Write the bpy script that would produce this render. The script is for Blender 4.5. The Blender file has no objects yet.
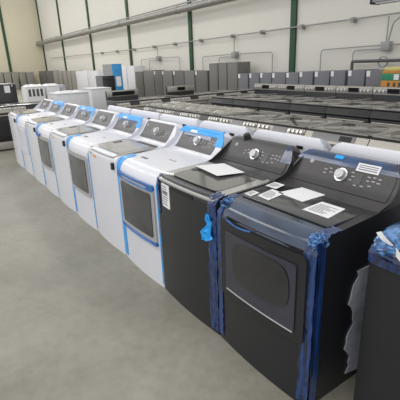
import bpy, bmesh, math, random
from mathutils import Vector, Matrix
R = random.Random(7)
PI = math.pi
S = bpy.context.scene
COL = S.collection

# ------------------------------------------------------------------ materials
def srgb(r, g, b):
    f = lambda c: (c/255/12.92) if c/255 <= .04045 else ((c/255+.055)/1.055)**2.4
    return (f(r), f(g), f(b), 1)

def mat(name, col, rough=.45, metal=0, coat=0, noise=0, nscale=8, bump=0, bscale=60, trans=0, rvar=0):
    m = bpy.data.materials.new(name); m.use_nodes = True
    nt = m.node_tree; N = nt.nodes; L = nt.links
    b = N['Principled BSDF']
    b.inputs['Base Color'].default_value = col
    b.inputs['Roughness'].default_value = rough
    b.inputs['Metallic'].default_value = metal
    b.inputs['Coat Weight'].default_value = coat
    b.inputs['Coat Roughness'].default_value = .12
    tc = N.new('ShaderNodeTexCoord')
    if noise or rvar:
        n = N.new('ShaderNodeTexNoise'); n.inputs['Scale'].default_value = nscale; n.inputs['Detail'].default_value = 4
        L.new(tc.outputs['Object'], n.inputs['Vector'])
        if noise:
            r = N.new('ShaderNodeValToRGB')
            k0, k1 = 1-noise, 1+noise
            r.color_ramp.elements[0].position = .3; r.color_ramp.elements[1].position = .7
            r.color_ramp.elements[0].color = (col[0]*k0, col[1]*k0, col[2]*k0, 1)
            r.color_ramp.elements[1].color = (min(1, col[0]*k1), min(1, col[1]*k1), min(1, col[2]*k1), 1)
            L.new(n.outputs['Fac'], r.inputs['Fac']); L.new(r.outputs['Color'], b.inputs['Base Color'])
        if rvar:
            mr = N.new('ShaderNodeMapRange'); mr.inputs['To Min'].default_value = max(.03, rough-rvar); mr.inputs['To Max'].default_value = rough+rvar
            L.new(n.outputs['Fac'], mr.inputs['Value']); L.new(mr.outputs['Result'], b.inputs['Roughness'])
    if bump:
        n2 = N.new('ShaderNodeTexNoise'); n2.inputs['Scale'].default_value = bscale; n2.inputs['Detail'].default_value = 3
        L.new(tc.outputs['Object'], n2.inputs['Vector'])
        bp = N.new('ShaderNodeBump'); bp.inputs['Strength'].default_value = bump; bp.inputs['Distance'].default_value = .01
        L.new(n2.outputs['Fac'], bp.inputs['Height']); L.new(bp.outputs['Normal'], b.inputs['Normal'])
    if trans:
        t = N.new('ShaderNodeBsdfTransparent'); mx = N.new('ShaderNodeMixShader')
        mx.inputs['Fac'].default_value = 1-trans
        out = N['Material Output']
        L.new(t.outputs[0], mx.inputs[1]); L.new(b.outputs[0], mx.inputs[2]); L.new(mx.outputs[0], out.inputs['Surface'])
    return m

M = {}
M['white'] = mat('white_enamel', srgb(227, 228, 234), .3, coat=.2, noise=.01, nscale=3)
M['white_far'] = mat('white_painted_steel', srgb(224, 224, 226), .4, noise=.03, nscale=3)
M['black'] = mat('dark_graphite_enamel', srgb(33, 34, 38), .34, coat=.1, noise=.04, nscale=4)
M['black_deck'] = mat('dark_graphite_top', srgb(54, 54, 56), .15, coat=.5, noise=.05, nscale=5)
M['lid_reflect'] = mat('lid_painted_reflection', srgb(170, 169, 164), .14, coat=.7, noise=.05, nscale=6)  # pale base stands in for wall and ceiling reflected in the lid
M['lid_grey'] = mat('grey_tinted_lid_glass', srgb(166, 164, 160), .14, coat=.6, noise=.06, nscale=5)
M['lid_mid'] = mat('lid_glass_painted_reflection', srgb(98, 97, 94), .1, coat=.8, noise=.05, nscale=6)  # mid grey base carries the darker reflection at the lid centre
M['lid_trim'] = mat('dark_lid_trim', srgb(74, 73, 72), .3, noise=.1)
M['panel'] = mat('charcoal_control_panel', srgb(98, 96, 95), .38, noise=.08, nscale=20)
M['panel_dark'] = mat('graphite_control_panel', srgb(64, 62, 62), .34, noise=.06, nscale=20)
M['legend'] = mat('pale_printing', srgb(176, 174, 174), .6)
M['chrome'] = mat('chrome', (.8, .8, .82, 1), .16, 1)
M['silver'] = mat('silver_plastic', srgb(190, 190, 191), .35, .35)
M['glass_dark'] = mat('dark_door_glass', srgb(50, 52, 57), .1, coat=.5)
M['glass_black'] = mat('black_door_glass', srgb(52, 54, 66), .1, coat=.4, noise=.05, nscale=4)
M['drum'] = mat('drum_behind_glass', srgb(34, 35, 38), .06, coat=.6, noise=.25, nscale=5)
M['gasket'] = mat('black_rubber', srgb(22, 22, 24), .5, noise=.1)
M['tape'] = mat('blue_tape', srgb(30, 166, 246), .38, coat=.15, noise=.06, nscale=14)
M['tape_deep'] = mat('deep_blue_tape', srgb(38, 106, 178), .35, coat=.2, noise=.15, nscale=18)
def film_mat(name, c0, c1, scale, rough=.16):
    m = mat(name, c0, rough, coat=.5)
    nt = m.node_tree; N = nt.nodes; L = nt.links; b = N['Principled BSDF']
    tc = N.new('ShaderNodeTexCoord'); mp = N.new('ShaderNodeMapping'); mp.inputs['Scale'].default_value = scale
    n = N.new('ShaderNodeTexNoise'); n.inputs['Scale'].default_value = 1; n.inputs['Detail'].default_value = 2
    L.new(tc.outputs['Object'], mp.inputs['Vector']); L.new(mp.outputs[0], n.inputs['Vector'])
    r = N.new('ShaderNodeValToRGB'); e = r.color_ramp.elements
    e[0].position = .38; e[0].color = c0; e[1].position = .64; e[1].color = c1
    L.new(n.outputs['Fac'], r.inputs['Fac']); L.new(r.outputs['Color'], b.inputs['Base Color'])
    return m
M['film'] = film_mat('blue_stretch_film', srgb(26, 36, 62), srgb(32, 70, 132), (60, 60, 3))
M['film_light'] = film_mat('blue_crumpled_film', srgb(26, 54, 104), srgb(92, 152, 212), (40, 40, 40), .14)
M['film_thin'] = film_mat('thin_blue_film', srgb(42, 52, 70), srgb(60, 76, 98), (4, 12, 12), .12)
M['film_console'] = film_mat('blue_console_film', srgb(40, 60, 92), srgb(48, 78, 122), (6, 10, 10), .14)
M['plastic'] = mat('clear_crumpled_plastic', srgb(206, 202, 190), .2, coat=.5, noise=.25, nscale=9, trans=.6)
M['plastic_grey'] = mat('grey_plastic_wrap', srgb(176, 180, 190), .35, coat=.3, noise=.2, nscale=14, bump=.4, bscale=22)
M['paper'] = mat('white_paper', srgb(240, 240, 240), .75, noise=.02)
M['print'] = mat('grey_print', srgb(120, 122, 130), .8)
M['orange'] = mat('orange_sticker', srgb(238, 164, 70), .5, noise=.05)
M['yellow'] = mat('yellow_energy_label', srgb(226, 218, 80), .6, noise=.05)
M['stainless'] = mat('stainless_steel', srgb(176, 172, 163), .36, .45)
M['steel_dark'] = mat('grey_steel_side', srgb(92, 91, 90), .4, .4, noise=.1)
M['cooktop'] = mat('glass_cooktop', srgb(40, 39, 37), .07, coat=1)
M['burner'] = mat('burner_ring', srgb(56, 55, 53), .15)
M['rblack'] = mat('black_range_enamel', srgb(24, 24, 26), .28, coat=.3, noise=.1)
M['display'] = mat('black_display_glass', srgb(14, 14, 16), .12, coat=.4)
M['knob'] = mat('bright_knob', srgb(214, 212, 208), .28, .6)
M['fridge'] = mat('grey_cabinet_steel', srgb(112, 113, 119), .48, noise=.05, nscale=2)
M['fridge_tall'] = mat('neutral_grey_cabinet_steel', srgb(114, 113, 109), .48, noise=.05, nscale=2)
M['fridge_warm'] = mat('warm_grey_cabinet_steel', srgb(146, 143, 135), .5, noise=.06, nscale=2)
M['fridge_dark'] = mat('charcoal_cabinet_steel', srgb(102, 100, 97), .5, noise=.08, nscale=2)
M['green'] = mat('dark_green_paint', srgb(36, 76, 49), .5, noise=.12, nscale=3)
M['galv'] = mat('galvanised_steel', srgb(150, 148, 142), .42, .55, noise=.12, nscale=5)
M['conduit'] = mat('grey_conduit', srgb(156, 157, 155), .5, .2, noise=.06)
M['carton_orange'] = mat('orange_printed_card', srgb(206, 140, 62), .7, noise=.1, nscale=12)
M['carton_green'] = mat('green_printed_card', srgb(52, 142, 104), .6, noise=.15, nscale=14)
M['carton_yellow'] = mat('yellow_printed_card', srgb(214, 204, 130), .6, noise=.12, nscale=14)
M['carton_blue'] = mat('blue_printed_card', srgb(64, 152, 212), .6, noise=.1, nscale=6)
M['carton_grey'] = mat('grey_card', srgb(146, 148, 148), .7, noise=.1, nscale=6)

def floor_mat():
    m = bpy.data.materials.new('polished_concrete'); m.use_nodes = True
    N = m.node_tree.nodes; L = m.node_tree.links; b = N['Principled BSDF']
    tc = N.new('ShaderNodeTexCoord')
    n1 = N.new('ShaderNodeTexNoise'); n1.inputs['Scale'].default_value = .9; n1.inputs['Detail'].default_value = 6; n1.inputs['Roughness'].default_value = .55
    n2 = N.new('ShaderNodeTexNoise'); n2.inputs['Scale'].default_value = 14; n2.inputs['Detail'].default_value = 8; n2.inputs['Roughness'].default_value = .7
    L.new(tc.outputs['Object'], n1.inputs['Vector']); L.new(tc.outputs['Object'], n2.inputs['Vector'])
    r1 = N.new('ShaderNodeValToRGB'); e = r1.color_ramp.elements
    e[0].position = .32; e[0].color = srgb(132, 130, 117); e[1].position = .66; e[1].color = srgb(163, 159, 147)
    L.new(n1.outputs['Fac'], r1.inputs['Fac'])
    r2 = N.new('ShaderNodeValToRGB'); e = r2.color_ramp.elements
    e[0].position = .25; e[0].color = (.84, .84, .84, 1); e[1].position = .6; e[1].color = (1.03, 1.03, 1.03, 1)
    L.new(n2.outputs['Fac'], r2.inputs['Fac'])
    v = N.new('ShaderNodeTexVoronoi'); v.inputs['Scale'].default_value = 2.3
    L.new(tc.outputs['Object'], v.inputs['Vector'])
    r3 = N.new('ShaderNodeValToRGB'); e = r3.color_ramp.elements
    e[0].position = .03; e[0].color = (.72, .72, .71, 1); e[1].position = .06; e[1].color = (1, 1, 1, 1)
    L.new(v.outputs['Distance'], r3.inputs['Fac'])
    mx = N.new('ShaderNodeMix'); mx.data_type = 'RGBA'; mx.blend_type = 'MULTIPLY'; mx.inputs['Factor'].default_value = 1
    L.new(r1.outputs['Color'], mx.inputs[6]); L.new(r2.outputs['Color'], mx.inputs[7])
    mx2 = N.new('ShaderNodeMix'); mx2.data_type = 'RGBA'; mx2.blend_type = 'MULTIPLY'; mx2.inputs['Factor'].default_value = .6
    L.new(mx.outputs[2], mx2.inputs[6]); L.new(r3.outputs['Color'], mx2.inputs[7])
    L.new(mx2.outputs[2], b.inputs['Base Color'])
    mr = N.new('ShaderNodeMapRange'); mr.inputs['To Min'].default_value = .38; mr.inputs['To Max'].default_value = .6
    L.new(n1.outputs['Fac'], mr.inputs['Value']); L.new(mr.outputs['Result'], b.inputs['Roughness'])
    return m
M['floor'] = floor_mat()
M['wall'] = mat('painted_wall_panels', srgb(224, 221, 210), .7, noise=.015, nscale=.35)
M['wall_end'] = mat('painted_end_wall', srgb(218, 210, 184), .7, noise=.015, nscale=.35)

# ------------------------------------------------------------------ mesh helpers
def link(name, bm, m, parent=None, flat=False, ang=28):
    bmesh.ops.remove_doubles(bm, verts=bm.verts, dist=1e-6)
    bmesh.ops.recalc_face_normals(bm, faces=bm.faces)
    if not flat:
        for f in bm.faces: f.smooth = True
        lim = math.radians(ang)
        for e in bm.edges:
            e.smooth = len(e.link_faces) == 2 and e.calc_face_angle(0) < lim
    me = bpy.data.meshes.new(name); bm.to_mesh(me); bm.free()
    me.materials.append(M[m])
    o = bpy.data.objects.new(name, me); COL.objects.link(o)
    if parent: o.parent = parent
    return o

def thing(name, label, cat, loc=(0, 0, 0), rz=0, group=None):
    o = bpy.data.objects.new(name, None); COL.objects.link(o)
    o.empty_display_size = .1
    o.location = loc; o.rotation_euler = (0, 0, rz)
    o['label'] = label; o['category'] = cat
    if group: o['group'] = group
    return o

def tag(o, label, cat, group=None):
    o['label'] = label; o['category'] = cat
    if group: o['group'] = group
    return o

def struct(o): o['kind'] = 'structure'; return o

def dup(root, loc, rz, label, group=None):
    r = root.copy(); COL.objects.link(r); r.location = loc; r.rotation_euler = (0, 0, rz)
    r['label'] = label
    if group: r['group'] = group
    for ch in list(root.children):
        c = ch.copy(); COL.objects.link(c); c.parent = r
        for g in list(ch.children):
            d = g.copy(); COL.objects.link(d); d.parent = c
    return r

def box(bm, x0, x1, y0, y1, z0, z1, bev=0, seg=2):
    b = bmesh.new()
    vs = [b.verts.new((x, y, z)) for x in (x0, x1) for y in (y0, y1) for z in (z0, z1)]
    for q in ((0, 1, 3, 2), (4, 6, 7, 5), (0, 4, 5, 1), (2, 3, 7, 6), (0, 2, 6, 4), (1, 5, 7, 3)):
        b.faces.new([vs[i] for i in q])
    if bev: bmesh.ops.bevel(b, geom=list(b.edges), offset=bev, segments=seg, affect='EDGES', profile=.5)
    merge(bm, b)

def merge(bm, b):
    me = bpy.data.meshes.new('tmp'); b.to_mesh(me); b.free(); bm.from_mesh(me); bpy.data.meshes.remove(me)

def NB(): return bmesh.new()

def bx(name, m, parent, *a, bev=0, seg=2):
    bm = NB(); box(bm, *a, bev=bev, seg=seg); return link(name, bm, m, parent)

def tube(bm, pts, r, n=8, cap=True):
    pts = [Vector(p) for p in pts]; rings = []
    up = Vector((0, 0, 1))
    prev = None
    for i, p in enumerate(pts):
        d = (pts[min(i+1, len(pts)-1)]-pts[max(i-1, 0)]).normalized()
        if prev is None:
            a = d.cross(up)
            if a.length < 1e-3: a = d.cross(Vector((1, 0, 0)))
        else:
            a = prev - d*prev.dot(d)
        a.normalize(); prev = a; b = d.cross(a)
        rings.append([bm.verts.new(p+(a*math.cos(t)+b*math.sin(t))*r) for t in [2*PI*k/n for k in range(n)]])
    for A, B in zip(rings, rings[1:]):
        for k in range(n): bm.faces.new((A[k], A[(k+1) % n], B[(k+1) % n], B[k]))
    if cap: bm.faces.new(rings[0][::-1]); bm.faces.new(rings[-1])

def bend(pts, r, n=5):
    """round the corners of a polyline"""
    P = [Vector(p) for p in pts]; out = [P[0]]
    for a, b, c in zip(P, P[1:], P[2:]):
        u = (a-b).normalized()*r; v = (c-b).normalized()*r
        for k in range(n+1):
            t = k/n; out.append((b+u)*(1-t)**2+b*2*t*(1-t)+(b+v)*t*t)
    out.append(P[-1]); return out

def cyl(bm, c, axis, r0, r1, h, n=20):
    a = Vector(axis).normalized(); u = a.orthogonal().normalized(); v = a.cross(u); c = Vector(c)
    A = [bm.verts.new(c+(u*math.cos(t)+v*math.sin(t))*r0) for t in [2*PI*k/n for k in range(n)]]
    B = [bm.verts.new(c+a*h+(u*math.cos(t)+v*math.sin(t))*r1) for t in [2*PI*k/n for k in range(n)]]
    for k in range(n): bm.faces.new((A[k], A[(k+1) % n], B[(k+1) % n], B[k]))
    bm.faces.new(A[::-1]); bm.faces.new(B)

def rrect(x0, x1, z0, z1, r, n=5, sub=4):
    out = []
    cs = [((x1-r, z0+r), -90), ((x1-r, z1-r), 0), ((x0+r, z1-r), 90), ((x0+r, z0+r), 180)]
    for i, ((cx, cz), a0) in enumerate(cs):
        arc = [(cx+r*math.cos(math.radians(a0+90*k/n)), cz+r*math.sin(math.radians(a0+90*k/n))) for k in range(n+1)]
        if out:
            a = out[-1]; b = arc[0]
            out += [(a[0]+(b[0]-a[0])*k/sub, a[1]+(b[1]-a[1])*k/sub) for k in range(1, sub)]
        out += arc
    a = out[-1]; b = out[0]
    out += [(a[0]+(b[0]-a[0])*k/sub, a[1]+(b[1]-a[1])*k/sub) for k in range(1, sub)]
    return out

def plate(bm, outline, y0, y1, inner=None, f=lambda p: p):
    """prism in the x-z plane from y0 (front) to y1, optionally a ring"""
    V = lambda pts, y: [bm.verts.new(f((x, y, z))) for x, z in pts]
    A, B = V(outline, y0), V(outline, y1); n = len(outline)
    for k in range(n): bm.faces.new((A[k], A[(k+1) % n], B[(k+1) % n], B[k]))
    if inner:
        C, D = V(inner, y0), V(inner, y1)
        for k in range(n):
            j = (k+1) % n
            bm.faces.new((C[j], C[k], D[k], D[j])); bm.faces.new((A[k], C[k], C[j], A[j])); bm.faces.new((B[k], B[j], D[j], D[k]))
    else:
        for X, s in ((A, 1), (B, -1)):
            c = bm.verts.new(sum((v.co for v in X), Vector())/n)
            for k in range(n): bm.faces.new((X[k], X[(k+1) % n], c))

# ------------------------------------------------------------------ laundry machines
W = .69
def bow(p):
    x, y, z = p; t = 2*x/W-1
    return (x, y-.018*(1-min(1, t*t))*max(0, min(1, (.25-y)/.25)), z)

def arc(cy, cz, ry, rz, a0, a1, n):
    return [(cy+ry*math.cos(math.radians(a0+(a1-a0)*k/n)), cz+rz*math.sin(math.radians(a0+(a1-a0)*k/n))) for k in range(n+1)]
P_DRY = [(0, 0), (0, .3), (0, .6)]+arc(.10, .80, .10, .105, 180, 90, 10)+[(.25, .912), (.42, .92)]
P_WASH = [(0, 0), (0, .3), (0, .6)]+arc(.05, .855, .05, .05, 180, 90, 7)+[(.25, .905), (.42, .92)]

def body(prof, xs=13, f=bow):
    bm = NB(); pr = prof+[(.70, .92), (.70, 0)]
    rows = []
    for i in range(xs):
        x = W*i/(xs-1)
        if i == 0: x = .002
        if i == xs-1: x = W-.002
        rows.append([bm.verts.new(f((x, y, z))) for y, z in pr])
    n = len(pr)
    for A, B in zip(rows, rows[1:]):
        for k in range(n): bm.faces.new((A[k], A[(k+1) % n], B[(k+1) % n], B[k]))
    for r in (rows[0], rows[-1]): bm.faces.new(r)
    bmesh.ops.triangulate(bm, faces=[f_ for f_ in bm.faces if len(f_.verts) > 4])
    return bm

def strip(prof, z_from, y_to, x0, x1, off=.003, wob=0, nx=4, f=bow):
    """a band of tape or film that follows a body profile"""
    pts = [(y, z) for y, z in prof]
    # densify
    D = []
    for a, b in zip(pts, pts[1:]):
        k = max(1, int(math.hypot(b[0]-a[0], b[1]-a[1])/.03))
        D += [(a[0]+(b[0]-a[0])*i/k, a[1]+(b[1]-a[1])*i/k) for i in range(k)]
    D.append(pts[-1])
    D = [q for q in D if (q[1] >= z_from or q[0] > .02) and q[0] <= y_to]
    N_ = []
    for i in range(len(D)):
        a = D[max(0, i-1)]; b = D[min(len(D)-1, i+1)]
        dy, dz = b[0]-a[0], b[1]-a[1]; l = math.hypot(dy, dz) or 1
        N_.append((-dz/l, dy/l))
    bm = NB(); O, I = [], []
    for (y, z), (ny, nz) in zip(D, N_):
        ro, ri = [], []
        for j in range(nx+1):
            x = x0+(x1-x0)*j/nx
            w = R.uniform(-wob, wob) if 0 < j < nx or wob < .004 else R.uniform(-wob, wob)*.6
            o_ = off+max(0, R.uniform(-.2, 1)*wob)
            ro.append(bm.verts.new(f((x+w*.7, y+ny*o_, z+nz*o_)))); ri.append(bm.verts.new(f((x, y+ny*.0018, z+nz*.0018))))
        O.append(ro); I.append(ri)
    for G in (O, I):
        for A, B in zip(G, G[1:]):
            for j in range(nx): bm.faces.new((A[j], A[j+1], B[j+1], B[j]))
    m_ = len(O)
    for i in range(m_-1):
        for j in (0, nx): bm.faces.new((O[i][j], O[i+1][j], I[i+1][j], I[i][j]))
    for i in (0, m_-1):
        for j in range(nx): bm.faces.new((O[i][j], O[i][j+1], I[i][j+1], I[i][j]))
    return bm

def con_profile(top=1.10):
    k = (top-.92)/.18
    z = lambda v: .92+(v-.92)*k
    pr = [(.43, z(.9195)), (.47, z(.923)), (.505, z(.932)), (.535, z(.948)), (.56, z(.972)), (.58, z(1.0)), (.60, z(1.03)), (.618, z(1.057)), (.634, z(1.08)), (.65, z(1.093)), (.668, z(1.099)), (.685, z(1.094)), (.697, z(1.078)), (.70, z(1.05)), (.70, z(.9195))]
    return pr
def con_hw(z, top, r=.115):
    h = W/2-.006
    if z > top-r:
        q = min(1, (z-(top-r))/r); h -= r*.9*(1-math.sqrt(max(0, 1-q*q*.96)))
    return h
def console(top=1.10, r=.115, nx=14):
    bm = NB(); pr = con_profile(top); rows = []
    for i in range(nx+1):
        t = -1+2*i/nx
        rows.append([bm.verts.new((W/2+t*con_hw(z, top, r), y, z)) for y, z in pr])
    n = len(pr)
    for A, B in zip(rows, rows[1:]):
        for k in range(n): bm.faces.new((A[k], A[(k+1) % n], B[(k+1) % n], B[k]))
    for q in (rows[0], rows[-1]): bm.faces.new(q)
    bmesh.ops.triangulate(bm, faces=[f_ for f_ in bm.faces if len(f_.verts) > 4])
    return bm
def con_point(s, top=1.10):
    pr = con_profile(top); i = int(s); t = s-i
    a, b = pr[i], pr[min(i+1, len(pr)-1)]
    y, z = a[0]+(b[0]-a[0])*t, a[1]+(b[1]-a[1])*t
    dy, dz = b[0]-a[0], b[1]-a[1]; l = math.hypot(dy, dz) or 1
    return y, z, -dz/l, dy/l
def con_sheet(s0, s1, x0, x1, off=.004, top=1.10, ns=10, nx=10, wob=0, r=.115, clamp=True, inset=0):
    """a thin solid sheet that lies on the console surface between profile parameters s0..s1"""
    bm = NB(); O, I = [], []
    for i in range(ns+1):
        s = s0+(s1-s0)*i/ns; y, z, ny, nz = con_point(s, top)
        h = con_hw(z, top, r)
        ro, ri = [], []
        for j in range(nx+1):
            x = x0+(x1-x0)*j/nx
            if clamp: x = max(W/2-h-off+inset, min(W/2+h+off-inset, x))
            o_ = off+max(0, R.uniform(-.3, 1)*wob)
            ro.append(bm.verts.new((x, y+ny*o_, z+nz*o_))); ri.append(bm.verts.new((x, y-ny*.001, z-nz*.001)))
        O.append(ro); I.append(ri)
    for G in (O, I):
        for A, B in zip(G, G[1:]):
            for j in range(nx): bm.faces.new((A[j], A[j+1], B[j+1], B[j]))
    for i in range(ns):
        for j in (0, nx): bm.faces.new((O[i][j], O[i+1][j], I[i+1][j], I[i][j]))
    for i in (0, ns):
        for j in range(nx): bm.faces.new((O[i][j], O[i][j+1], I[i][j+1], I[i][j]))
    return bm
def con_frame(s, x, top=1.10, off=.004):
    y, z, ny, nz = con_point(s, top)
    return Vector((x, y+ny*off, z+nz*off)), Vector((0, ny, nz))

def console_parts(root, cm, pm, dark=False, face=True):
    c = link('console', console(), cm, root)
    if not face: return c
    pan = link('control_panel', con_sheet(2.6, 8.3, .085 if not dark else .03, .605 if not dark else .66, .004, clamp=True, inset=.02), pm, root)
    p, nrm = con_frame(5.3, .36, off=.004)
    bm = NB(); cyl(bm, p, nrm, .040, .038, .010, 28); ring = link('dial_ring', bm, 'chrome', root)
    bm = NB(); cyl(bm, p+nrm*.0095, nrm, .031, .027, .022, 24); link('dial', bm, 'silver', root)
    p, nrm = con_frame(6.6, .135, off=.004)
    bm = NB(); cyl(bm, p, nrm, .014, .014, .003, 20); link('badge', bm, 'legend', root)
    pan_d = link('display', con_sheet(4.4, 6.1, .44, .485, .0055, ns=3, nx=2), 'lid_trim', root)
    bm = NB()
    for (x, s) in [(.24, 5.6), (.24, 5.0), (.27, 5.9), (.28, 5.3), (.41, 6.0), (.42, 5.4), (.41, 4.8), (.51, 5.8), (.51, 5.2), (.54, 5.9), (.54, 5.3), (.57, 5.8), (.57, 5.2), (.53, 4.5), (.49, 4.2), (.45, 4.1)]:
        link('button', con_sheet(s, s+.18, x, x+.018, .0052, ns=1, nx=1), 'legend', pan)
    return c

def dryer_door(root, frame_m, glass_m, x0=.068, x1=.655, z0=.355, z1=.79, w=.042, porthole=False):
    f = bow
    bm = NB(); plate(bm, rrect(x0, x1, z0, z1, .035, 5, 6), -.016, .004, f=f); d = link('door', bm, frame_m, root)
    bm = NB(); plate(bm, rrect(x0+w, x1-w, z0+w, z1-w*1.1, .02, 5, 6), -.0185, -.012, f=f); g = link('door_glass', bm, glass_m, d)
    return d, g

def lid(root, m, m2, trim='lid_trim', full=False):
    # lid slab, slightly rounded, with a raised frame and a finger recess
    bm = NB()
    out = rrect(.006, W-.006, -.001, .428, .035, 5, 6) if full else rrect(.035, W-.03, .006, .425, .05, 5, 5)
    def f(p):
        x, z_, y = p
        h = .905+.0143*max(0, min(1, (y-.05)/.36))
        drop = .022*max(0, (.06-y)/.06)**2
        yy = bow((x, y, 0))[1] if y < .25 else y
        return (x, yy, h+z_-drop)
    plate(bm, out, .007, -.004, f=f); L_ = link('lid', bm, m, root)
    bm = NB(); plate(bm, rrect(.085, W-.085, .075, .385, .04, 5, 5), .0088, .004, f=f); link('lid_glass', bm, m2, L_)
    bm = NB(); plate(bm, rrect(.27, W-.05, .392, .43, .008, 3, 4), .0105, .003, f=f); link('hinge_trim', bm, trim, L_)
    bm = NB(); plate(bm, rrect(.09, .15, .22, .31, .02, 4, 3), .013, .005, f=f); link('lid_latch', bm, trim, L_)
    return L_

def sheet(name, bmf, loc, rz, m, label, cat): pass

def make_dryer(x, y, rz, label, group=None, black=False, tapes=True, console_tape=True, plain=False):
    t = thing('clothes_dryer', label, 'dryer', (x, y, 0), rz, group)
    cm = 'black' if black else 'white'
    b = link('cabinet', body(P_DRY), cm, t)
    console_parts(t, 'panel_dark' if black else 'white', 'panel_dark' if black else 'panel', dark=black)
    if not black:
        d, g = dryer_door(t, 'silver', 'glass_dark')
        if plain:
            for o_ in (d, g): o_.data.materials[0] = M['white']
        # printed sticker on the deck
        bx('deck_sticker', 'print', t, .14, .24, .155, .18, .9075, .9105)
        bx('deck_notice', 'lid_grey', t, .40, .50, .27, .285, .9115, .9145)
        if tapes:
            link('corner_tape', strip(P_DRY, .012, .17, -.010, .070, .0035, nx=6), 'tape', t)
            link('edge_tape', strip(P_DRY, .012, .03, W-.012, W+.002, .003, nx=2), 'tape', t)
        if console_tape:
            link('console_tape', con_sheet(7.0, 10.6, -.02, W+.02, .0045, ns=14, nx=12, wob=.003), 'tape', t)
            bmz = con_sheet(5.0, 7.0, .590, W+.02, .0045, ns=5, nx=6); link('console_tape', bmz, 'tape', t)
            link('console_tape', con_sheet(6.0, 7.0, .12, .52, .0062, ns=5, nx=6, wob=.001), 'film_console', t)
            link('console_label', con_sheet(7.2, 8.0, .20, .30, .0085, ns=3, nx=3), 'paper', t)
    return t

def make_washer(x, y, rz, label, group=None, black=False):
    t = thing('washing_machine', label, 'washer', (x, y, 0), rz, group)
    link('cabinet', body(P_WASH), 'black' if black else 'white', t)
    console_parts(t, 'panel_dark' if black else 'white', 'panel_dark' if black else 'panel', dark=black)
    lid(t, 'lid_reflect' if black else 'lid_grey', 'lid_mid' if black else 'lid_grey', full=black)
    if not black:
        bm = NB(); plate(bm, rrect(.07, .085+.05, .845, .868, .01, 3, 3), -.002, .004, f=bow); link('brand_badge', bm, 'silver', t)
        bm = NB(); plate(bm, rrect(.18, .255, .83, .852, .0105, 4, 3), -.003, .004, f=bow); link('sticker', bm, 'orange', t)
        bm = NB(); plate(bm, rrect(.615, .65, .79, .85, .008, 3, 3), -.018, .004, f=bow); link('corner_clip', bm, 'gasket', t)
    return t

# front row: unit k stands at x = -0.7*k .. -0.7*k+0.69
px = lambda k: -.7*k+.004
names_d = {2: 'white dryer with blue tape, directly left of the black washer',
           4: 'white dryer with blue taped left edge, second white dryer from the black washer',
           6: 'white dryer with a window door, third white dryer from the black washer',
           8: 'white dryer with blue taped edge, farthest dryer of the front row'}
names_w = {3: 'white washer with grey lid and orange sticker, nearest of the white washers',
           5: 'white washer with grey lid and orange sticker, second nearest of the white washers',
           7: 'white washer with grey lid, third nearest of the white washers',
           9: 'white washer at the far left end of the front row, beside the black range'}
for k in range(2, 10):
    if k % 2 == 0: make_dryer(px(k), 0, 0, names_d[k], 'white dryers in the front row', plain=(k == 8))
    else: make_washer(px(k), 0, 0, names_w[k], 'white washers in the front row')
# extra tape on the nearest white dryer's door
d2 = [o for o in COL.objects if o.get('label') == names_d[2]][0]
bm = NB(); plate(bm, rrect(.045, .655, .765, .812, .02, 4, 8), -.0215, -.004, f=bow); link('door_tape', bm, 'tape_deep', d2)
bm = NB(); plate(bm, rrect(.06, .66, .338, .366, .012, 4, 8), -.0215, -.004, f=bow); link('door_tape', bm, 'tape_deep', d2)
d6 = [o for o in COL.objects if o.get('label') == names_d[6]][0]
bm = NB(); plate(bm, rrect(.05, .30, .765, .81, .015, 4, 6), -.0215, -.004, f=bow); link('door_tape', bm, 'tape_deep', d6)

# --- black washer (k=1)
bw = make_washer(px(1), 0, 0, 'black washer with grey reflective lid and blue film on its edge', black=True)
bm = NB(); plate(bm, rrect(.075, .185, .70, .865, .006, 2, 4), -.003, .004, f=bow); nl = link('paper_label', bm, 'paper', bw)
bm = NB()
for q in range(8): plate(bm, rrect(.085, R.uniform(.13, .175), .845-q*.018, .851-q*.018, .0025, 2, 2), -.0042, -.002, f=bow)
plate(bm, rrect(.085, .16, .80, .818, .003, 2, 2), -.0045, -.002, f=bow)
link('printed_lines', bm, 'print', nl)
bm = NB(); plate(bm, rrect(.20, .47, .842, .868, .012, 4, 5), -.004, .004, f=bow); link('grip_recess', bm, 'gasket', bw)
link('film_band', strip(P_WASH, .012, .10, .615, .687, .004, wob=.008, nx=6), 'film', bw)
link('film_band', strip(P_WASH, .62, .04, .0, .03, .004, wob=.005, nx=3), 'film', bw)
# torn pale blue tape
bm = NB()
g = [[(.60+.075*j/5+R.uniform(-.012, .012), -.012-R.uniform(0, .03), .78-.16*i/7+R.uniform(-.012, .012)) for j in range(6)] for i in range(8)]
def crumple(bm, g, th=.004):
    A = [[bm.verts.new(p) for p in r] for r in g]; B = [[bm.verts.new((p[0], p[1]+th, p[2])) for p in r] for r in g]
    n, m = len(g), len(g[0])
    for i in range(n-1):
        for j in range(m-1):
            bm.faces.new((A[i][j], A[i][j+1], A[i+1][j+1], A[i+1][j])); bm.faces.new((B[i][j], B[i+1][j], B[i+1][j+1], B[i][j+1]))
    for i in range(n-1):
        for j in (0, m-1): bm.faces.new((A[i][j], A[i+1][j], B[i+1][j], B[i][j]))
    for j in range(m-1):
        for i in (0, n-1): bm.faces.new((A[i][j], A[i][j+1], B[i][j+1], B[i][j]))
g = []
for i in range(9):
    wd = [.012, .02, .022, .02, .03, .045, .06, .05, .02][i]; cx = .632+[-.01, 0, .004, 0, -.01, -.018, -.022, -.03, -.045][i]
    g.append([(cx-wd+2*wd*j/5, -.012-R.uniform(0, .02), .80-.022*i+R.uniform(-.006, .006)) for j in range(6)])
bm = NB(); crumple(bm, g); link('torn_tape', bm, 'tape', bw)
bx('lid_tape', 'tape', bw, .22, .30, .385, .43, .930, .9345)
p, nrm = con_frame(9.2, .20, off=.0)
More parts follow.
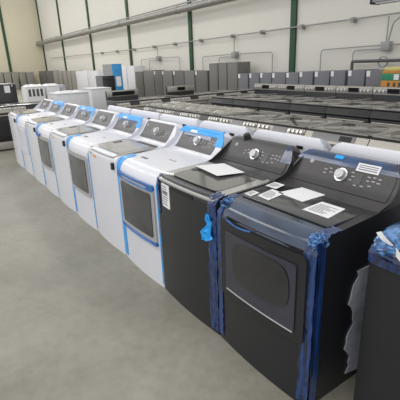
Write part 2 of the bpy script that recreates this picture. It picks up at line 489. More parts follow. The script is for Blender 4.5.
bm = NB(); cyl(bm, p-nrm*.01, nrm, .03, .024, .045, 12); link('console_clip', bm, 'gasket', bw)
link('console_film', con_sheet(5.0, 9.5, .60, W, .005, ns=8, nx=5, wob=.001), 'film_console', bw)

# --- black dryer (k=0)
bd = make_dryer(px(0), 0, 0, 'black dryer wrapped in blue film with square window door', black=True)
bm = NB(); plate(bm, rrect(.05, .655, .36, .822, .03, 5, 6), -.018, .004, f=bow); door = link('door', bm, 'black', bd)
bm = NB(); plate(bm, rrect(.10, .605, .405, .765, .02, 5, 6), -.021, -.014, f=bow); link('door_glass', bm, 'glass_black', door)
octo = [(.16, .55), (.17, .70), (.22, .735), (.50, .745), (.565, .70), (.575, .56), (.52, .50), (.22, .49)]
def dens(o, k=5): return [(a[0]+(b[0]-a[0])*i/k, a[1]+(b[1]-a[1])*i/k) for a, b in zip(o, o[1:]+o[:1]) for i in range(k)]
def smooth(o, it=2):
    for _ in range(it): o = [q for a, b in zip(o, o[1:]+o[:1]) for q in ((a[0]*.75+b[0]*.25, a[1]*.75+b[1]*.25), (a[0]*.25+b[0]*.75, a[1]*.25+b[1]*.75))]
    return o
oo = smooth(octo)
bm = NB(); plate(bm, oo, -.0232, -.017, f=bow); link('porthole', bm, 'drum', door)
bm = NB(); tube(bm, [bow((x, -.0225, .412)) for x in [.11+.49*i/10 for i in range(11)]], .0035, 6); link('window_trim', bm, 'silver', door)
bm = NB(); plate(bm, rrect(.09, .62, .823, .838, .006, 3, 8), -.004, .006, f=bow); link('handle_recess', bm, 'gasket', bd)
bm = NB(); tube(bm, [bow((.11+.2*i/8, -.018, .828-.012*math.sin(PI*i/8))) for i in range(9)], .0045, 6); link('tape_shred', bm, 'tape_deep', bd)
# top panel of the dryer: recessed darker deck
bx('deck_panel', 'black_deck', bd, .05, .64, .13, .41, .908, .9195, bev=.004)
link('film_band', strip(P_DRY, .012, .16, .628, .692, .004, wob=.007, nx=6), 'film', bd)
link('film_band', strip(P_DRY, .012, .14, -.004, .04, .004, wob=.007, nx=4), 'film', bd)
link('film_sheet', strip(P_DRY, .80, .15, .03, .64, .003, nx=12), 'film_thin', bd)
# film carried round the right side of the cabinet
bm = NB()
g = [[(W+.004+R.uniform(0, .004), .0+.05*j/4, .03+.86*i/24) for j in range(5)] for i in range(25)]
A = [[bm.verts.new(p_) for p_ in r] for r in g]; B = [[bm.verts.new((W-.001, p_[1], p_[2])) for p_ in r] for r in g]
for i in range(24):
    for j in range(4):
        bm.faces.new((A[i][j], A[i][j+1], A[i+1][j+1], A[i+1][j])); bm.faces.new((B[i][j], B[i+1][j], B[i+1][j+1], B[i][j+1]))
link('film_band', bm, 'film', bd)
def ball_crumple(bm, c, rad, seed, n=3, amp=.35):
    b = bmesh.new(); bmesh.ops.create_icosphere(b, subdivisions=n, radius=1)
    r_ = random.Random(seed); ks = [(Vector((r_.uniform(-1, 1), r_.uniform(-1, 1), r_.uniform(-1, 1))).normalized(), r_.uniform(5, 14), r_.uniform(0, 6)) for _ in range(9)]
    for v in b.verts:
        s = sum(abs(math.sin(v.co.dot(d)*w+ph)) for d, w, ph in ks)/9
        v.co = Vector((v.co.x*rad[0], v.co.y*rad[1], v.co.z*rad[2]))*(1+amp*(s-.6)*2)+Vector(c)
    merge(bm, b)
bm = NB(); ball_crumple(bm, (.655, .045, .875), (.038, .045, .04), 4, 4, .5); link('crumpled_film', bm, 'film_light', bd)
bm = NB(); ball_crumple(bm, (.030, .05, .885), (.028, .045, .03), 9, 4, .5); link('crumpled_film', bm, 'film_light', bd)
link('console_film', con_sheet(6.8, 10.5, .0, W, .005, ns=10, nx=14, wob=.001), 'film_console', bd)
link('console_label', con_sheet(6.5, 8.0, .43, .56, .008, ns=4, nx=4), 'paper', bd)
bm = NB()
for s in (6.8, 7.2, 7.6): merge(bm, con_sheet(s, s+.15, .44, .55, .0092, ns=1, nx=2))
link('printed_lines', bm, 'print', bd)
link('console_sticker', con_sheet(8.0, 9.0, .27, .325, .0085, ns=3, nx=3), 'tape', bd)
# loose grey wrap on the rear half of the right side
bm = NB(); r_ = random.Random(3); g = []
for i in range(19):
    z = .06+.60*i/18
    edge = .285+.025*math.sin(i*.8)+.01*math.sin(i*2.3)
    g.append([(W+.004+.030*math.sin(PI*min(1, j/7))*(.6+.4*math.sin(i*.55+j*.4)), edge+(.69-edge)*j/7, z) for j in range(8)])
A = [[bm.verts.new(p_) for p_ in r] for r in g]; B = [[bm.verts.new((W-.001, p_[1], p_[2])) for p_ in r] for r in g]
for i in range(18):
    for j in range(7):
        bm.faces.new((A[i][j], A[i][j+1], A[i+1][j+1], A[i+1][j])); bm.faces.new((B[i][j], B[i+1][j], B[i+1][j+1], B[i][j+1]))
for i in range(18):
    for j in (0, 7): bm.faces.new((A[i][j], A[i+1][j], B[i+1][j], B[i][j]))
for j in range(7):
    for i in (0, 18): bm.faces.new((A[i][j], A[i][j+1], B[i][j+1], B[i][j]))
link('side_wrap', bm, 'plastic_grey', bd)

# --- charcoal washer at the right edge of the frame
rw = make_washer(.832, .16, 0, 'charcoal washer under crumpled blue film, at the right beside the black dryer', black=True)
bm = NB(); ball_crumple(bm, (.075, .16, .915), (.085, .22, .055), 21, 4, .16); link('crumpled_film', bm, 'film_light', rw)
link('film_sheet', strip(P_WASH, .80, .40, .0, .30, .006, wob=.012, nx=8), 'film', rw)
bm = NB(); pts = [bow((.045+.11*i/8, -.03+.012*i/8, .975-.085*i/8)) for i in range(9)]
g = [[(q[0]+dx, q[1]-.004*math.sin(i), q[2]+dx*.6) for dx in (-.009, 0, .009)] for i, q in enumerate(pts)]
crumple(bm, g, .003); link('film_strap', bm, 'paper', rw)

# ------------------------------------------------------------------ sheets of paper lying on the machines
def paper(corners, z, label, name='paper_sheet', lines=True, curl=0):
    t = thing(name, label, 'paper', (sum(c[0] for c in corners)/4, sum(c[1] for c in corners)/4, z))
    ox, oy = t.location.x, t.location.y
    def P(u, v, dz):
        a, b, c, d = corners
        x = (a[0]*(1-u)+b[0]*u)*(1-v)+(d[0]*(1-u)+c[0]*u)*v; y = (a[1]*(1-u)+b[1]*u)*(1-v)+(d[1]*(1-u)+c[1]*u)*v
        return (x-ox, y-oy, dz+curl*(v**3))
    bm = NB(); n = 5
    A = [[bm.verts.new(P(i/n, j/n, .0022)) for i in range(n+1)] for j in range(n+1)]
    B = [[bm.verts.new(P(i/n, j/n, 0)) for i in range(n+1)] for j in range(n+1)]
    for j in range(n):
        for i in range(n):
            bm.faces.new((A[j][i], A[j][i+1], A[j+1][i+1], A[j+1][i])); bm.faces.new((B[j][i], B[j+1][i], B[j+1][i+1], B[j][i+1]))
    for k in range(n):
        for (i0, j0, i1, j1) in ((k, 0, k+1, 0), (k, n, k+1, n), (0, k, 0, k+1), (n, k, n, k+1)):
            bm.faces.new((A[j0][i0], A[j1][i1], B[j1][i1], B[j0][i0]))
    link('page', bm, 'paper', t)
    if lines:
        bm = NB()
        for q in range(7):
            v = .15+q*.1; e = R.uniform(.55, .9)
            vs = [bm.verts.new(P(u, vv, .0030)) for u, vv in ((.1, v), (e, v), (e, v+.035), (.1, v+.035))]
            bm.faces.new(vs)
        link('printed_lines', bm, 'print', t)
    return t
LZ = .9335
paper([(-.60, .26), (-.29, .22), (-.235, .40), (-.52, .45)], .9375, 'large blank white sheet on the lid of the black washer', lines=False)
paper([(.165, .30), (.355, .285), (.36, .46), (.19, .47)], .921, 'white booklet lying on the rear of the black dryer top', name='booklet', lines=False, curl=.0)
paper([(.43, .20), (.585, .20), (.56, .36), (.42, .36)], .921, 'printed white sheet near the right front corner of the black dryer top')
paper([(.13, .18), (.225, .17), (.20, .31), (.10, .32)], .921, 'printed white leaflet on the left half of the black dryer top', name='leaflet')
paper([(.055, .15), (.115, .145), (.10, .22), (.045, .22)], .921, 'small white card at the left front of the black dryer top', name='card')
paper([(.035, .33), (.12, .33), (.10, .42), (.02, .42)], .9255, 'white slip at the left rear of the black dryer top', name='paper_slip')

# ------------------------------------------------------------------ second row: white machines seen from behind
def make_back(x, y, rz, label, group, rad):
    t = thing('washing_machine', label, 'washer', (x, y, 0), rz, group)
    link('cabinet', body(P_WASH), 'white', t)
    link('console', console(1.142, rad), 'white', t)
    lid(t, 'lid_grey', 'lid_grey')
    bx('rear_label', 'gasket', t, .18, .235, .699, .704, 1.06, 1.08)
    return t
row2 = [(.125, 'white machine seen from behind, back of its console above the black dryer'),
        (-.585, 'white machine seen from behind, between the black washer and the steel ranges'),
        (-1.295, 'white machine seen from behind, back to back with the nearest white dryer'),
        (-2.005, 'white machine seen from behind, back to back with the nearest white washer'),
        (-2.715, 'white machine seen from behind, second from the left end of its row'),
        (-3.425, 'white machine seen from behind, at the left end of its row')]
for x, lab in row2:
    make_back(x+.69, .765+.70, PI, lab, 'white machines with their backs to the front row', .10 if x > -1.4 else .045)

# ------------------------------------------------------------------ ranges
RW = .755
def make_range(label, kind, loc, rz, group, backguard=False, front_steel=True, film=False, dark_panel=False):
    t = thing('range', label, 'range', loc, rz, group)
    bm = NB(); box(bm, .004, RW-.004, .03, .65, 0, .895, bev=.006); link('body', bm, 'steel_dark' if front_steel else 'rblack', t)
    bm = NB(); box(bm, .0, RW, .0, .65, .893, .917, bev=.005); ct = link('cooktop', bm, 'cooktop', t)
    bm = NB()
    for cx, cy, r in ((.2, .2, .105), (.55, .2, .085), (.2, .46, .075), (.55, .46, .105)):
        o = [(cx+r*math.cos(2*PI*k/28), cy+r*math.sin(2*PI*k/28)) for k in range(28)]; i_ = [(cx+(r-.008)*math.cos(2*PI*k/28), cy+(r-.008)*math.sin(2*PI*k/28)) for k in range(28)]
        bm = NB(); plate(bm, o, .9165, .9185, inner=i_, f=lambda p: (p[0], p[2], p[1])); link('burner_ring', bm, 'burner', ct)
    bm = NB()
    for a in ((0, .02, 0, .65), (RW-.02, RW, 0, .65), (0, RW, 0, .022), (0, RW, .628, .65)): box(bm, a[0], a[1], a[2], a[3], .9168, .9205)
    link('steel_rim', bm, 'stainless', ct)
    # fascia: sloped front control panel
    bm = NB(); pr = [(.02, .912), (-.045, .80), (-.04, .785), (.06, .785), (.06, .912)]
    rows = [[bm.verts.new((x, y, z)) for y, z in pr] for x in (0, RW)]
    for k in range(5): bm.faces.new((rows[0][k], rows[0][(k+1) % 5], rows[1][(k+1) % 5], rows[1][k]))
    for q in rows: bm.faces.new(q)
    fas = link('control_panel', bm, 'rblack' if dark_panel else 'stainless', t)
    def fp(x, s, off=0):   # point on the sloped fascia; s 0 bottom .. 1 top
        return Vector((x, -.045+.065*s-off*.865, .80+.112*s+off*.502))
    nrm = Vector((0, -.865, .502))
    def fplate(bm, x0, x1, s0, s1, off=.004):
        a = [fp(x0, s0, off), fp(x1, s0, off), fp(x1, s1, off), fp(x0, s1, off)]; b = [fp(x0, s0), fp(x1, s0), fp(x1, s1), fp(x0, s1)]
        A = [bm.verts.new(q) for q in a]; B = [bm.verts.new(q) for q in b]
        bm.faces.new(A); bm.faces.new(B[::-1])
        for k in range(4): bm.faces.new((A[k], A[(k+1) % 4], B[(k+1) % 4], B[k]))
    dx = {'knobs': (.27, .49), 'wide': (.10, .62), 'side': (.42, .72), 'none': (.3, .5)}[kind]
    bm = NB(); fplate(bm, dx[0], dx[1], .2, .82); link('display', bm, 'display', fas)
    if kind == 'knobs':
        for x in (.06, .13, .20, .55, .61, .67, .725):
            bm = NB(); cyl(bm, fp(x, .5), nrm, .022, .018, .03, 14); link('knob', bm, 'knob', fas)
    if kind == 'wide':
        bm = NB(); fplate(bm, .44, .58, .3, .72, .0055); link('screen', bm, 'gasket', fas)
    if backguard:
        bm = NB(); pr = [(.56, .917), (.575, 1.09), (.60, 1.115), (.645, 1.115), (.65, .917)]
        rows = [[bm.verts.new((x, y, z)) for y, z in pr] for x in (0, RW)]
        for k in range(5): bm.faces.new((rows[0][k], rows[0][(k+1) % 5], rows[1][(k+1) % 5], rows[1][k]))
        for q in rows: bm.faces.new(q)
        bg = link('backguard', bm, 'rblack', t)
        bx('fascia', 'stainless', bg, .0, RW, .557, .61, .985, 1.112, bev=.006)
        if backguard == 'wide': bx('display', 'display', bg, .12, .66, .553, .58, 1.005, 1.09)
        else: bx('display', 'display', bg, .27, .49, .553, .58, 1.01, 1.09)
        if backguard == 'knobs':
            for x in (.06, .14, .21, .55, .62, .69):
                bm = NB(); cyl(bm, (x, .559, 1.05), (0, -1, .08), .026, .02, .032, 14); link('knob', bm, 'knob', bg)
    fm = 'stainless' if front_steel else 'rblack'
    bm = NB(); box(bm, .005, RW-.005, -.02, .04, .20, .775, bev=.006); d = link('oven_door', bm, fm, t)
    bx('door_window', 'display', d, .10, RW-.10, -.024, -.01, .30, .62)
    bm = NB(); tube(bm, [(.06, -.02, .735), (.06, -.06, .735), (RW-.06, -.06, .735), (RW-.06, -.02, .735)], .011, 8); link('door_handle', bm, 'stainless', d)
    bm = NB(); box(bm, .005, RW-.005, -.015, .04, .03, .19, bev=.006); link('drawer', bm, 'stainless', t)
    if film:
        bm = NB(); r_ = random.Random(11); n, m = 14, 12; g = []
        for i in range(n+1):
            g.append([(-.0+RW*i/n, -.0+.62*j/m, .922+r_.uniform(.0, .035)*(1 if 0 < i < n else .3)) for j in range(m+1)])
        A = [[bm.verts.new(q) for q in r] for r in g]
        for i in range(n):
            for j in range(m):
                a, b, c, d_ = A[i][j], A[i+1][j], A[i+1][j+1], A[i][j+1]
                bm.faces.new((a, b, c)); bm.faces.new((a, c, d_))
        link('plastic_film', bm, 'plastic', t)
    return t
RX = lambda i: -.46+.012-.765*(i-1)    # left edge of range i in the near row
gA = 'steel ranges in the near row'
A1 = make_range('steel range with front knobs, immediately left of the wide display range', 'knobs', (-1.996, 2.13, 0), 0, gA)
dup(A1, (-2.76, 2.13, 0), 0, 'steel range with front knobs, second one left of the wide display range')
Aw = make_range('steel range with one wide black display, behind the black dryer', 'wide', (-1.23, 2.13, 0), 0, gA)
bx('energy_label', 'yellow', Aw, .50, .68, -.024, -.018, .55, .74)
As = make_range('steel range with its display at the right end, beside the wide display range', 'side', (-.465, 2.13, 0), 0, gA)
Af = make_range('plastic wrapped steel range, nearest of the wrapped ranges to the knobbed ones', 'knobs', (-3.525, 2.13, 0), 0, 'plastic wrapped ranges in the near row', film=True)
dup(Af, (-4.29, 2.13, 0), 0, 'plastic wrapped steel range, in the middle of the wrapped ranges')
dup(Af, (-5.055, 2.13, 0), 0, 'plastic wrapped steel range at the left end of the near row')
# middle rows
gB = 'steel ranges in the middle row'
ordn = ['first', 'second', 'third', 'fourth', 'fifth', 'sixth']
Bn = None
for i in range(6):
    loc = (-1.66-.765*i, 3.98, 0); lab = 'flat steel range in the middle row, %s from its right end' % ordn[i]
    if Bn is None: Bn = make_range(lab, 'side', loc, 0, gB, front_steel=False, dark_panel=True)
    else: dup(Bn, loc, 0, lab)
gC = 'ranges with knobbed backguards before the grey refrigerators'
Cn = None
for i in range(6):
    loc = (-1.74-.765*i, 4.73, 0); lab = 'range with knobbed steel backguard before the grey refrigerators, %s from the right' % ordn[i]
    if Cn is None: Cn = make_range(lab, 'none', loc, 0, gC, backguard='knobs')
    else: dup(Cn, loc, 0, lab)
# cross row facing right
gK = 'ranges of the cross row facing right'
K0 = make_range('range with a wide black display backguard, nearest of the cross row', 'knobs', (-6.25, 2.12, 0), PI/2, gK, backguard='wide')
K1 = make_range('range of the cross row without backguard, behind the wide backguard range', 'knobs', (-6.25, 2.885, 0), PI/2, gK)
K2 = make_range('range of the cross row with a small steel backguard and black display', 'knobs', (-6.25, 3.65, 0), PI/2, gK, backguard='plain')
dup(K1, (-6.25, 4.415, 0), PI/2, 'flat range of the cross row, second from its far end')
dup(K1, (-6.25, 5.18, 0), PI/2, 'flat range at the far end of the cross row')
# black ranges past the left end of the front row
gL = 'black ranges past the left end of the front row'
L0 = make_range('black range with steel drawer facing right, past the end of the white washers', 'knobs', (-7.6, -.46, 0), PI/2, gL, front_steel=False)
dup(L0, (-7.6, .305, 0), PI/2, 'black range half hidden behind the last white washer of the front row')
# ------------------------------------------------------------------ things on the left behind the ranges
t = thing('refrigerator', 'black refrigerator with a white paper on it, above the black ranges', 'refrigerator', (-9.4, 0, 0))
bm = NB(); box(bm, -.7, 0, .02, .78, 0, 1.31, bev=.01); link('cabinet', bm, 'rblack', t)
bx('door', 'rblack', t, 0.0, .03, .025, .775, .06, 1.30, bev=.008)
bx('paper_notice', 'paper', t, .029, .033, .50, .63, 1.10, 1.27)
bx('sticker', 'paper', t, .029, .033, .67, .70, 1.25, 1.28)
def white_machine(loc, w, d, h, label, slots=0, clutter=True):
    t = thing('washing_machine', label, 'washer', loc, 0, 'boxy white machines left of the ranges')
    bm = NB(); box(bm, -d, 0, 0, w, 0, h-.03, bev=.012); link('cabinet', bm, 'white_far', t)
    bm = NB(); box(bm, -d-.005, .005, -.004, w+.004, h-.03, h, bev=.01); link('top_panel', bm, 'white_far', t)
    for k in range(slots):
        y0 = .05+k*(w-.1)/slots; bx('dark_gap', 'steel_dark', t, -.01, .004, y0+.03, y0+(w-.1)/slots-.02, h-.32, h-.08)  # dark plates painted for gaps between upright parts
    if not slots:
        bx('rear_cover', 'white_far', t, -.005, .006, .06, w-.06, .15, h-.12, bev=.003)
    return t
wm = [((-7.65, 1.27, 0), .74, .68, 1.09, 'boxy white machine between the front row and the cross row of ranges', 0),
      ((-8.6, 2.42, 0), .55, .68, 1.10, 'boxy white machine beside the wide backguard range', 0),
      ((-13.0, 1.72, 0), .62, .68, 1.07, 'boxy white machine with dark upright openings, far left', 4),
      ((-13.0, 2.40, 0), .46, .68, 1.07, 'boxy white machine right of the one with upright openings', 0)]
for w_ in wm: white_machine(w_[0], w_[1], w_[2], w_[3], w_[4], w_[5])
bx_ = bx('foam_board', 'plastic_grey', None, -13.62, -13.05, 2.885, 3.07, 0, 1.07, bev=.01); tag(bx_, 'dark grey slab beside the far white machines', 'board')
def bundle(loc, sx, sy, h, seed, label):
    bm = NB(); r_ = random.Random(seed); n, m = 12, 12
    A = [[bm.verts.new((-sx*i/n, sy*j/m, (0 if i in (0, n) or j in (0, m) else r_.uniform(.2, 1)*h))) for j in range(m+1)] for i in range(n+1)]
    B = [[bm.verts.new((-sx*i/n, sy*j/m, 0)) for j in range(m+1)] for i in range(n+1)]
    for i in range(n):
        for j in range(m):
            bm.faces.new((A[i][j], A[i+1][j], A[i+1][j+1], A[i][j+1]))
    o = link('plastic_wrap', bm, 'paper', None, flat=True); o.location = loc
    bmesh.ops  # noqa
    for v in []: pass
    return tag(o, label, 'wrap')
bundle((-7.70, 1.32, 1.092), .5, .62, .035, 5, 'crumpled white wrap on top of the boxy white machine near the ranges')
bundle((-13.05, 1.75, 1.072), .6, .58, .07, 6, 'crumpled white wrap on the machine with upright openings')
bundle((-13.05, 2.42, 1.072), .6, .42, .06, 8, 'crumpled white wrap on the far white machine beside the grey slab')
t = thing('oven', 'black oven cabinet with a grey left side, above the wide backguard range', 'oven', (-13.0, 4.46, 0))
bm = NB(); box(bm, -.70, -.03, 0, .50, 0, 1.30, bev=.01); link('cabinet', bm, 'fridge', t)
bx('door', 'rblack', t, -.032, 0, .01, .49, .05, 1.29, bev=.008)
bm = NB(); tube(bm, [(-.002, .06, 1.18), (.04, .06, 1.18), (.04, .44, 1.18), (-.002, .44, 1.18)], .012, 8); link('handle', bm, 'rblack', t)

# ------------------------------------------------------------------ refrigerators along the back wall
def fridge(x0, x1, y, h, m, label, group, tagm='paper', depth=.6):
    w = x1-x0
    t = thing('refrigerator', label, 'refrigerator', (x0, y, 0), 0, group)
    bm = NB(); box(bm, .012, w-.012, .03, depth, 0, h, bev=.008); link('cabinet', bm, m, t)
    bx('door', m, t, .014, w-.014, 0, .032, .06, h-.005, bev=.006)
    if tagm:
        bx('tag', tagm, t, .02, .02+min(.10, w*.19), -.006, .001, h-.145, h-.012)
    return t
right = [(-4.47, -3.95, 1.29), (-5.0, -4.49, 1.30), (-5.54, -5.06, 1.29), (-6.08, -5.56, 1.28), (-6.64, -6.13, 1.27), (-7.16, -6.65, 1.25), (-7.76, -7.17, 1.24), (-8.31, -7.77, 1.24), (-8.84, -8.33, 1.23), (-9.42, -8.89, 1.22)]
on = ['first', 'second', 'third', 'fourth', 'fifth', 'sixth', 'seventh', 'eighth', 'ninth', 'tenth']
for i, (a, b, h) in enumerate(right):
    fridge(a, b, 8.0, h, 'fridge', 'low grey refrigerator with white corner tag, %s from the orange carton' % on[i], 'low grey refrigerators along the back wall')
tall = [(-10.02, -9.44, 1.60), (-10.55, -10.04, 1.60), (-11.14, -10.58, 1.59)]
for i, (a, b, h) in enumerate(tall):
    fridge(a, b, 8.0, h, 'fridge_tall', 'taller grey refrigerator rising over the back row, %s from the right of three' % on[i], 'taller grey refrigerators in the back row', None)
mid = [(-12.09, -11.24, 1.32), (-12.91, -12.14, 1.33), (-13.80, -12.93, 1.33), (-14.77, -13.88, 1.34), (-15.55, -14.79, 1.34), (-16.65, -15.57, 1.37), (-17.55, -16.72, 1.32)]
for i, (a, b, h) in enumerate(mid):
    fridge(a, b, 8.0, h, 'fridge_tall' if i % 2 else 'fridge_dark', 'grey refrigerator left of the three taller ones, %s in line from them' % on[i], 'grey refrigerators left of the taller ones', 'paper' if i in (0, 2, 3, 4) else None)
fridge(-18.54, -17.62, 8.0, 1.60, 'white_far', 'white refrigerator at the left end of the near grey ones in the back row', 'white refrigerators in the back row', None)
fridge(-19.60, -18.60, 8.0, 1.62, 'white_far', 'white refrigerator beside the blue carton', 'white refrigerators in the back row', None)
farw = [(-24.60, -22.82, 1.39), (-27.05, -24.70, 1.41)]
for i, (a, b, h) in enumerate(farw):
    fridge(a, b, 8.0, h, 'white_far', ['white upright cabinet behind the black oven, nearer of two', 'white upright cabinet behind the black oven, farther of two'][i], 'white cabinets far along the back wall', None)
fars = [(-28.1, -27.15), (-29.05, -28.25), (-30.1, -29.2), (-31.3, -30.4), (-32.8, -31.65)]
for i, (a, b) in enumerate(fars):
    fridge(a, b, 8.0, 1.43, 'fridge_warm', 'grey upright refrigerator far down the back wall, %s beyond the white cabinets' % on[i], 'far grey refrigerators along the back wall', None)
for i, (a, b) in enumerate([(-35.0, -33.0), (-37.5, -35.2)]):
    fridge(a, b, 8.0, 1.46, 'fridge_dark', ['dark refrigerator pair near the far corner, right one', 'dark refrigerator pair near the far corner, left one'][i], 'dark refrigerators near the far corner', 'paper' if i else None)
for i, (a, b, h) in enumerate([(6.96, 7.64, 1.42), (6.37, 6.92, 1.45), (5.75, 6.25, 1.48), (5.11, 5.71, 1.50), (4.45, 5.05, 1.5)]):
    t = thing('refrigerator', 'warm grey refrigerator against the end wall, %s from the corner' % on[i], 'refrigerator', (-37.7, a, 0), 0, 'warm grey refrigerators against the end wall')
    w = b-a
    bm = NB(); box(bm, -.55, -.03, .02, w-.02, 0, h, bev=.01); link('cabinet', bm, 'fridge_warm', t)
    bx('door', 'fridge_warm', t, -.032, 0, .025, w-.025, .06, h-.01, bev=.008)

# cartons
t = thing('carton', 'orange and green printed carton right of the low grey refrigerators', 'carton', (-3.80, 7.6, 0))
bm = NB(); box(bm, 0, .95, 0, .6, 0, 1.16, bev=.006); link('lower_box', bm, 'carton_orange', t)
bm = NB(); box(bm, -.002, .952, -.003, .603, 1.08, 1.235, bev=.004); link('green_band', bm, 'carton_green', t)
bm = NB(); box(bm, 0, .95, 0, .6, 1.235, 1.29, bev=.006); link('orange_band', bm, 'carton_orange', t)
bm = NB(); box(bm, 0.03, .93, .03, .57, 1.29, 1.37, bev=.02); link('yellow_top', bm, 'carton_yellow', t)
bx('white_patch', 'paper', t, .30, .42, -.006, 0, 1.10, 1.22)
bm = NB()
for q in (.16, .30, .42): plate(bm, rrect(q, q+.055, .95, 1.04, .012, 3, 2), -.006, .0)
link('printed_marks', bm, 'steel_dark', t)
t = thing('carton', 'tall blue and grey carton behind the black oven', 'carton', (-16.0, 6.13, 0))
bm = NB(); box(bm, -1.12, -.01, 0, .47, 0, 1.72, bev=.006); link('box_body', bm, 'carton_grey', t)
bx('blue_side', 'carton_blue', t, -.012, 0, .0, .47, 0, 1.72, bev=.003)
bx('white_panel', 'paper', t, -.002, .004, .15, .38, .75, 1.18)

# ------------------------------------------------------------------ setting
XE = -38.6
bm = NB(); box(bm, XE-1, 8, -9, 9.3, -.2, 0); f = struct(link('floor', bm, 'floor', None, flat=True))
bm = NB(); box(bm, XE-.25, 8, 9.0, 9.3, 0, 8.0); struct(link('wall_back', bm, 'wall', None, flat=True))
bm = NB(); box(bm, XE-.25, XE, -9, 9.0, 0, 8.0); struct(link('wall_left', bm, 'wall_end', None, flat=True))
def column(x, y, label, rz=0):
    bm = NB()
    box(bm, -.11, .11, -.07, -.058, 0, 7.9); box(bm, -.11, -.096, -.06, 0, 0, 7.9); box(bm, .096, .11, -.06, 0, 0, 7.9)
    o = link('steel_column', bm, 'green', None, flat=True); o.location = (x, y, 0); o.rotation_euler = (0, 0, rz)
    tag(o, label, 'column', 'green steel columns')
    return o
cols = [(-7.82, 'green steel column at the right, above the low grey refrigerators'), (-13.75, 'green steel column second from the right along the back wall'), (-19.9, 'green steel column third from the right, above the white refrigerators'), (-25.9, 'green steel column fourth from the right along the back wall'), (-32.3, 'green steel column fifth from the right along the back wall'), (-38.3, 'green steel column at the far corner')]
for x, l in cols: column(x, 8.99, l)
column(XE+.01, 5.9, 'green steel column on the end wall at the far left', PI/2)
# ventilation duct with clamps
t = thing('ventilation_duct', 'long round metal duct running along the back wall', 'duct', (0, 8.55, 3.77))
bm = NB(); tube(bm, [(XE+.02, 0, 0), (-30, 0, 0), (-20, 0, 0), (-10, 0, 0), (4, 0, 0)], .14, 20); link('pipe', bm, 'galv', t)
for x in (-38.3, -32, -26, -20, -14):
    bm = NB(); cyl(bm, (x-.05, 0, 0), (1, 0, 0), .158, .158, .10, 20); c_ = link('clamp', bm, 'galv', t)
    bm = NB(); box(bm, x-.03, x+.03, .13, .435, -.03, .03); link('bracket', bm, 'galv', c_)
bm = NB(); tube(bm, [(XE+.02, -.05, .20), (-20, -.05, .20), (4, -.05, .20)], .03, 8); link('cable', bm, 'conduit', t)
# conduits on the wall
def conduit(pts, r, label, group=None, rad=.12):
    bm = NB(); tube(bm, bend(pts, rad), r, 8); return tag(link('conduit', bm, 'conduit'), label, 'conduit', group)
CY = 8.86
t = thing('conduit', 'long straight conduit with clamps across the back wall', 'conduit', (0, CY, 0))
bm = NB(); tube(bm, [(-36, 0, 2.50), (-20, 0, 2.45), (-9, 0, 2.55), (2, 0, 2.66)], .021, 8); link('pipe', bm, 'conduit', t)
for x in (-24, -21.6, -19.3, -17, -15, -12.9, -10.8, -9.2, -7.4, -5.6, -3.5):
    z = 2.45+(x+20)*(.10/11) if x > -20 else 2.45-(x+20)*.003
    bx('clamp', 'galv', t, x-.045, x+.045, -.04, .128, z-.08, z+.05)
groups = [(-16.62, 1.90, 2.47, (-18.5, -14.6), 'left'), (-10.67, 1.86, 2.53, (-12.75, -8.63), 'middle'), (-4.55, 1.85, 2.58, (-6.6, -2.0), 'right')]
for gx, gz, top, (xa, xb), nm in groups:
    o = bx('junction_box', 'conduit', None, gx-.115, gx+.115, 8.80, 8.99, gz-.11, gz+.11, bev=.01)
    tag(o, 'grey junction box on the back wall, %s of three' % nm, 'junction box', 'junction boxes on the back wall')
    conduit([(gx, CY, gz+.11), (gx, CY, top-.03)], .017, 'short upright conduit above the %s junction box' % nm, rad=.01)
    conduit([(gx-.115, CY, gz+.03), (xa, CY, gz+.0), (xa, CY, 0)], .015, 'bent conduit running left and down from the %s junction box' % nm)
    conduit([(gx+.115, CY, gz+.03), (xb, CY, gz+.02), (xb, CY, 0)], .015, 'bent conduit running right and down from the %s junction box' % nm)
    conduit([(gx-.115, CY, gz-.06), (gx-.95, CY, gz-.07), (gx-.95, CY, 0)], .015, 'inner bent conduit dropping left of the %s junction box' % nm)
conduit([(-4.48, CY-.03, 1.96), (-4.38, CY-.05, 2.4), (-4.1, CY-.05, 2.56)], .018, 'slanting conduit rising from the right junction box', rad=.08)
t = thing('conduit', 'dark low rectangular conduit run behind the orange carton', 'conduit', (0, 8.72, 0))
bm = NB(); tube(bm, bend([(-5.4, 0, .0), (-5.4, 0, 1.50), (-2.0, 0, 1.50)], .03), .04, 8); link('pipe', bm, 'steel_dark', t)
bm = NB(); o = [(-4.5+.14*math.cos(2*PI*k/20), 1.47+.14*math.sin(2*PI*k/20)) for k in range(20)]; i_ = [(-4.5+.115*math.cos(2*PI*k/20), 1.47+.115*math.sin(2*PI*k/20)) for k in range(20)]
plate(bm, o, -.02, .03, inner=i_); link('cable_loop', bm, 'conduit', t)
# hanging light fixture, top right
t = thing('ceiling_light', 'hanging light fixture with dark end at the top right', 'light', (-2.5, 5.0, 2.40))
bm = NB(); box(bm, 0, 2.4, 0, .22, 0.02, .14, bev=.01); link('housing', bm, 'conduit', t)
bx('end_cap', 'rblack', t, -.03, .01, -.01, .23, 0, .16, bev=.005)
bx('diffuser', 'white_far', t, .05, 2.35, .03, .19, 0.0, .022)
for x in (.25, 2.15):
    bm = NB(); tube(bm, [(x, .11, .14), (x, .11, 5.6)], .006, 6); link('hanging_wire', bm, 'conduit', t)

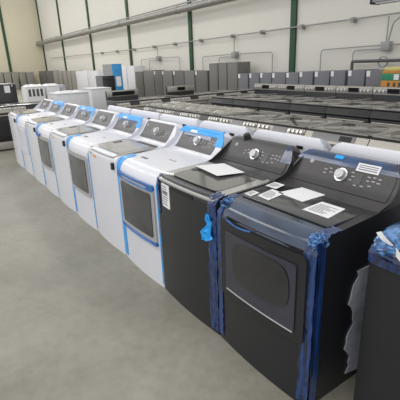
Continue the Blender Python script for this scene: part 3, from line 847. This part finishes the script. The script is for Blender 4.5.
# ------------------------------------------------------------------ light
w = bpy.data.worlds.new('World'); S.world = w; w.use_nodes = True
N = w.node_tree.nodes; L = w.node_tree.links
bg = N['Background']
tc = N.new('ShaderNodeTexCoord'); sx = N.new('ShaderNodeSeparateXYZ'); rp = N.new('ShaderNodeValToRGB')
L.new(tc.outputs['Generated'], sx.inputs[0]); L.new(sx.outputs['Z'], rp.inputs['Fac'])
e = rp.color_ramp.elements
e[0].position = 0; e[0].color = (.93, .94, 1.0, 1); e[1].position = .8; e[1].color = (.70, .70, .69, 1)
L.new(rp.outputs['Color'], bg.inputs['Color']); bg.inputs['Strength'].default_value = .93
def area(x, y, z, sx_, sy_, p, col=(1, .98, .95)):  # unseen overhead fill lamps, added to brighten the scene
    l = bpy.data.lights.new('fill_light', 'AREA'); l.shape = 'RECTANGLE'; l.size = sx_; l.size_y = sy_; l.energy = p; l.color = col
    o = bpy.data.objects.new('fill_light', l); COL.objects.link(o); o.location = (x, y, z)
    return o
area(1, -4.5, 7.5, 10, 1.6, 165)
area(-10, -4.5, 7.5, 10, 1.6, 165)
area(-22, -3.0, 7.5, 12, 1.6, 165)
area(-16, 4.0, 7.5, 14, 1.2, 200)
area(-30, 4.0, 7.5, 12, 1.2, 260)

# ------------------------------------------------------------------ camera
cam = bpy.data.cameras.new('Camera'); co = bpy.data.objects.new('Camera', cam); COL.objects.link(co)
F, PITCH, ROLL, YAW = 393.62, .3350, .03970, .97985
cam.sensor_fit = 'HORIZONTAL'; cam.sensor_width = 36; cam.lens = F*36/400
cam.clip_start = .05; cam.clip_end = 200
cp, sp = math.cos(PITCH), math.sin(PITCH)
fwd = Vector((-math.sin(YAW)*cp, math.cos(YAW)*cp, -sp))
right = Vector((math.cos(YAW), math.sin(YAW), 0)); down = fwd.cross(right)
c, s = math.cos(ROLL), math.sin(ROLL)
r2 = right*c+down*s; d2 = -right*s+down*c
mt = Matrix((r2, -d2, -fwd)).transposed().to_4x4(); mt.translation = (1.6525, -1.2240, 1.6219)
co.matrix_world = mt
S.camera = co
S.view_settings.view_transform = 'Standard'; S.view_settings.look = 'None'
S.view_settings.gamma = 1; S.view_settings.use_curve_mapping = False
S.view_settings.exposure = .25
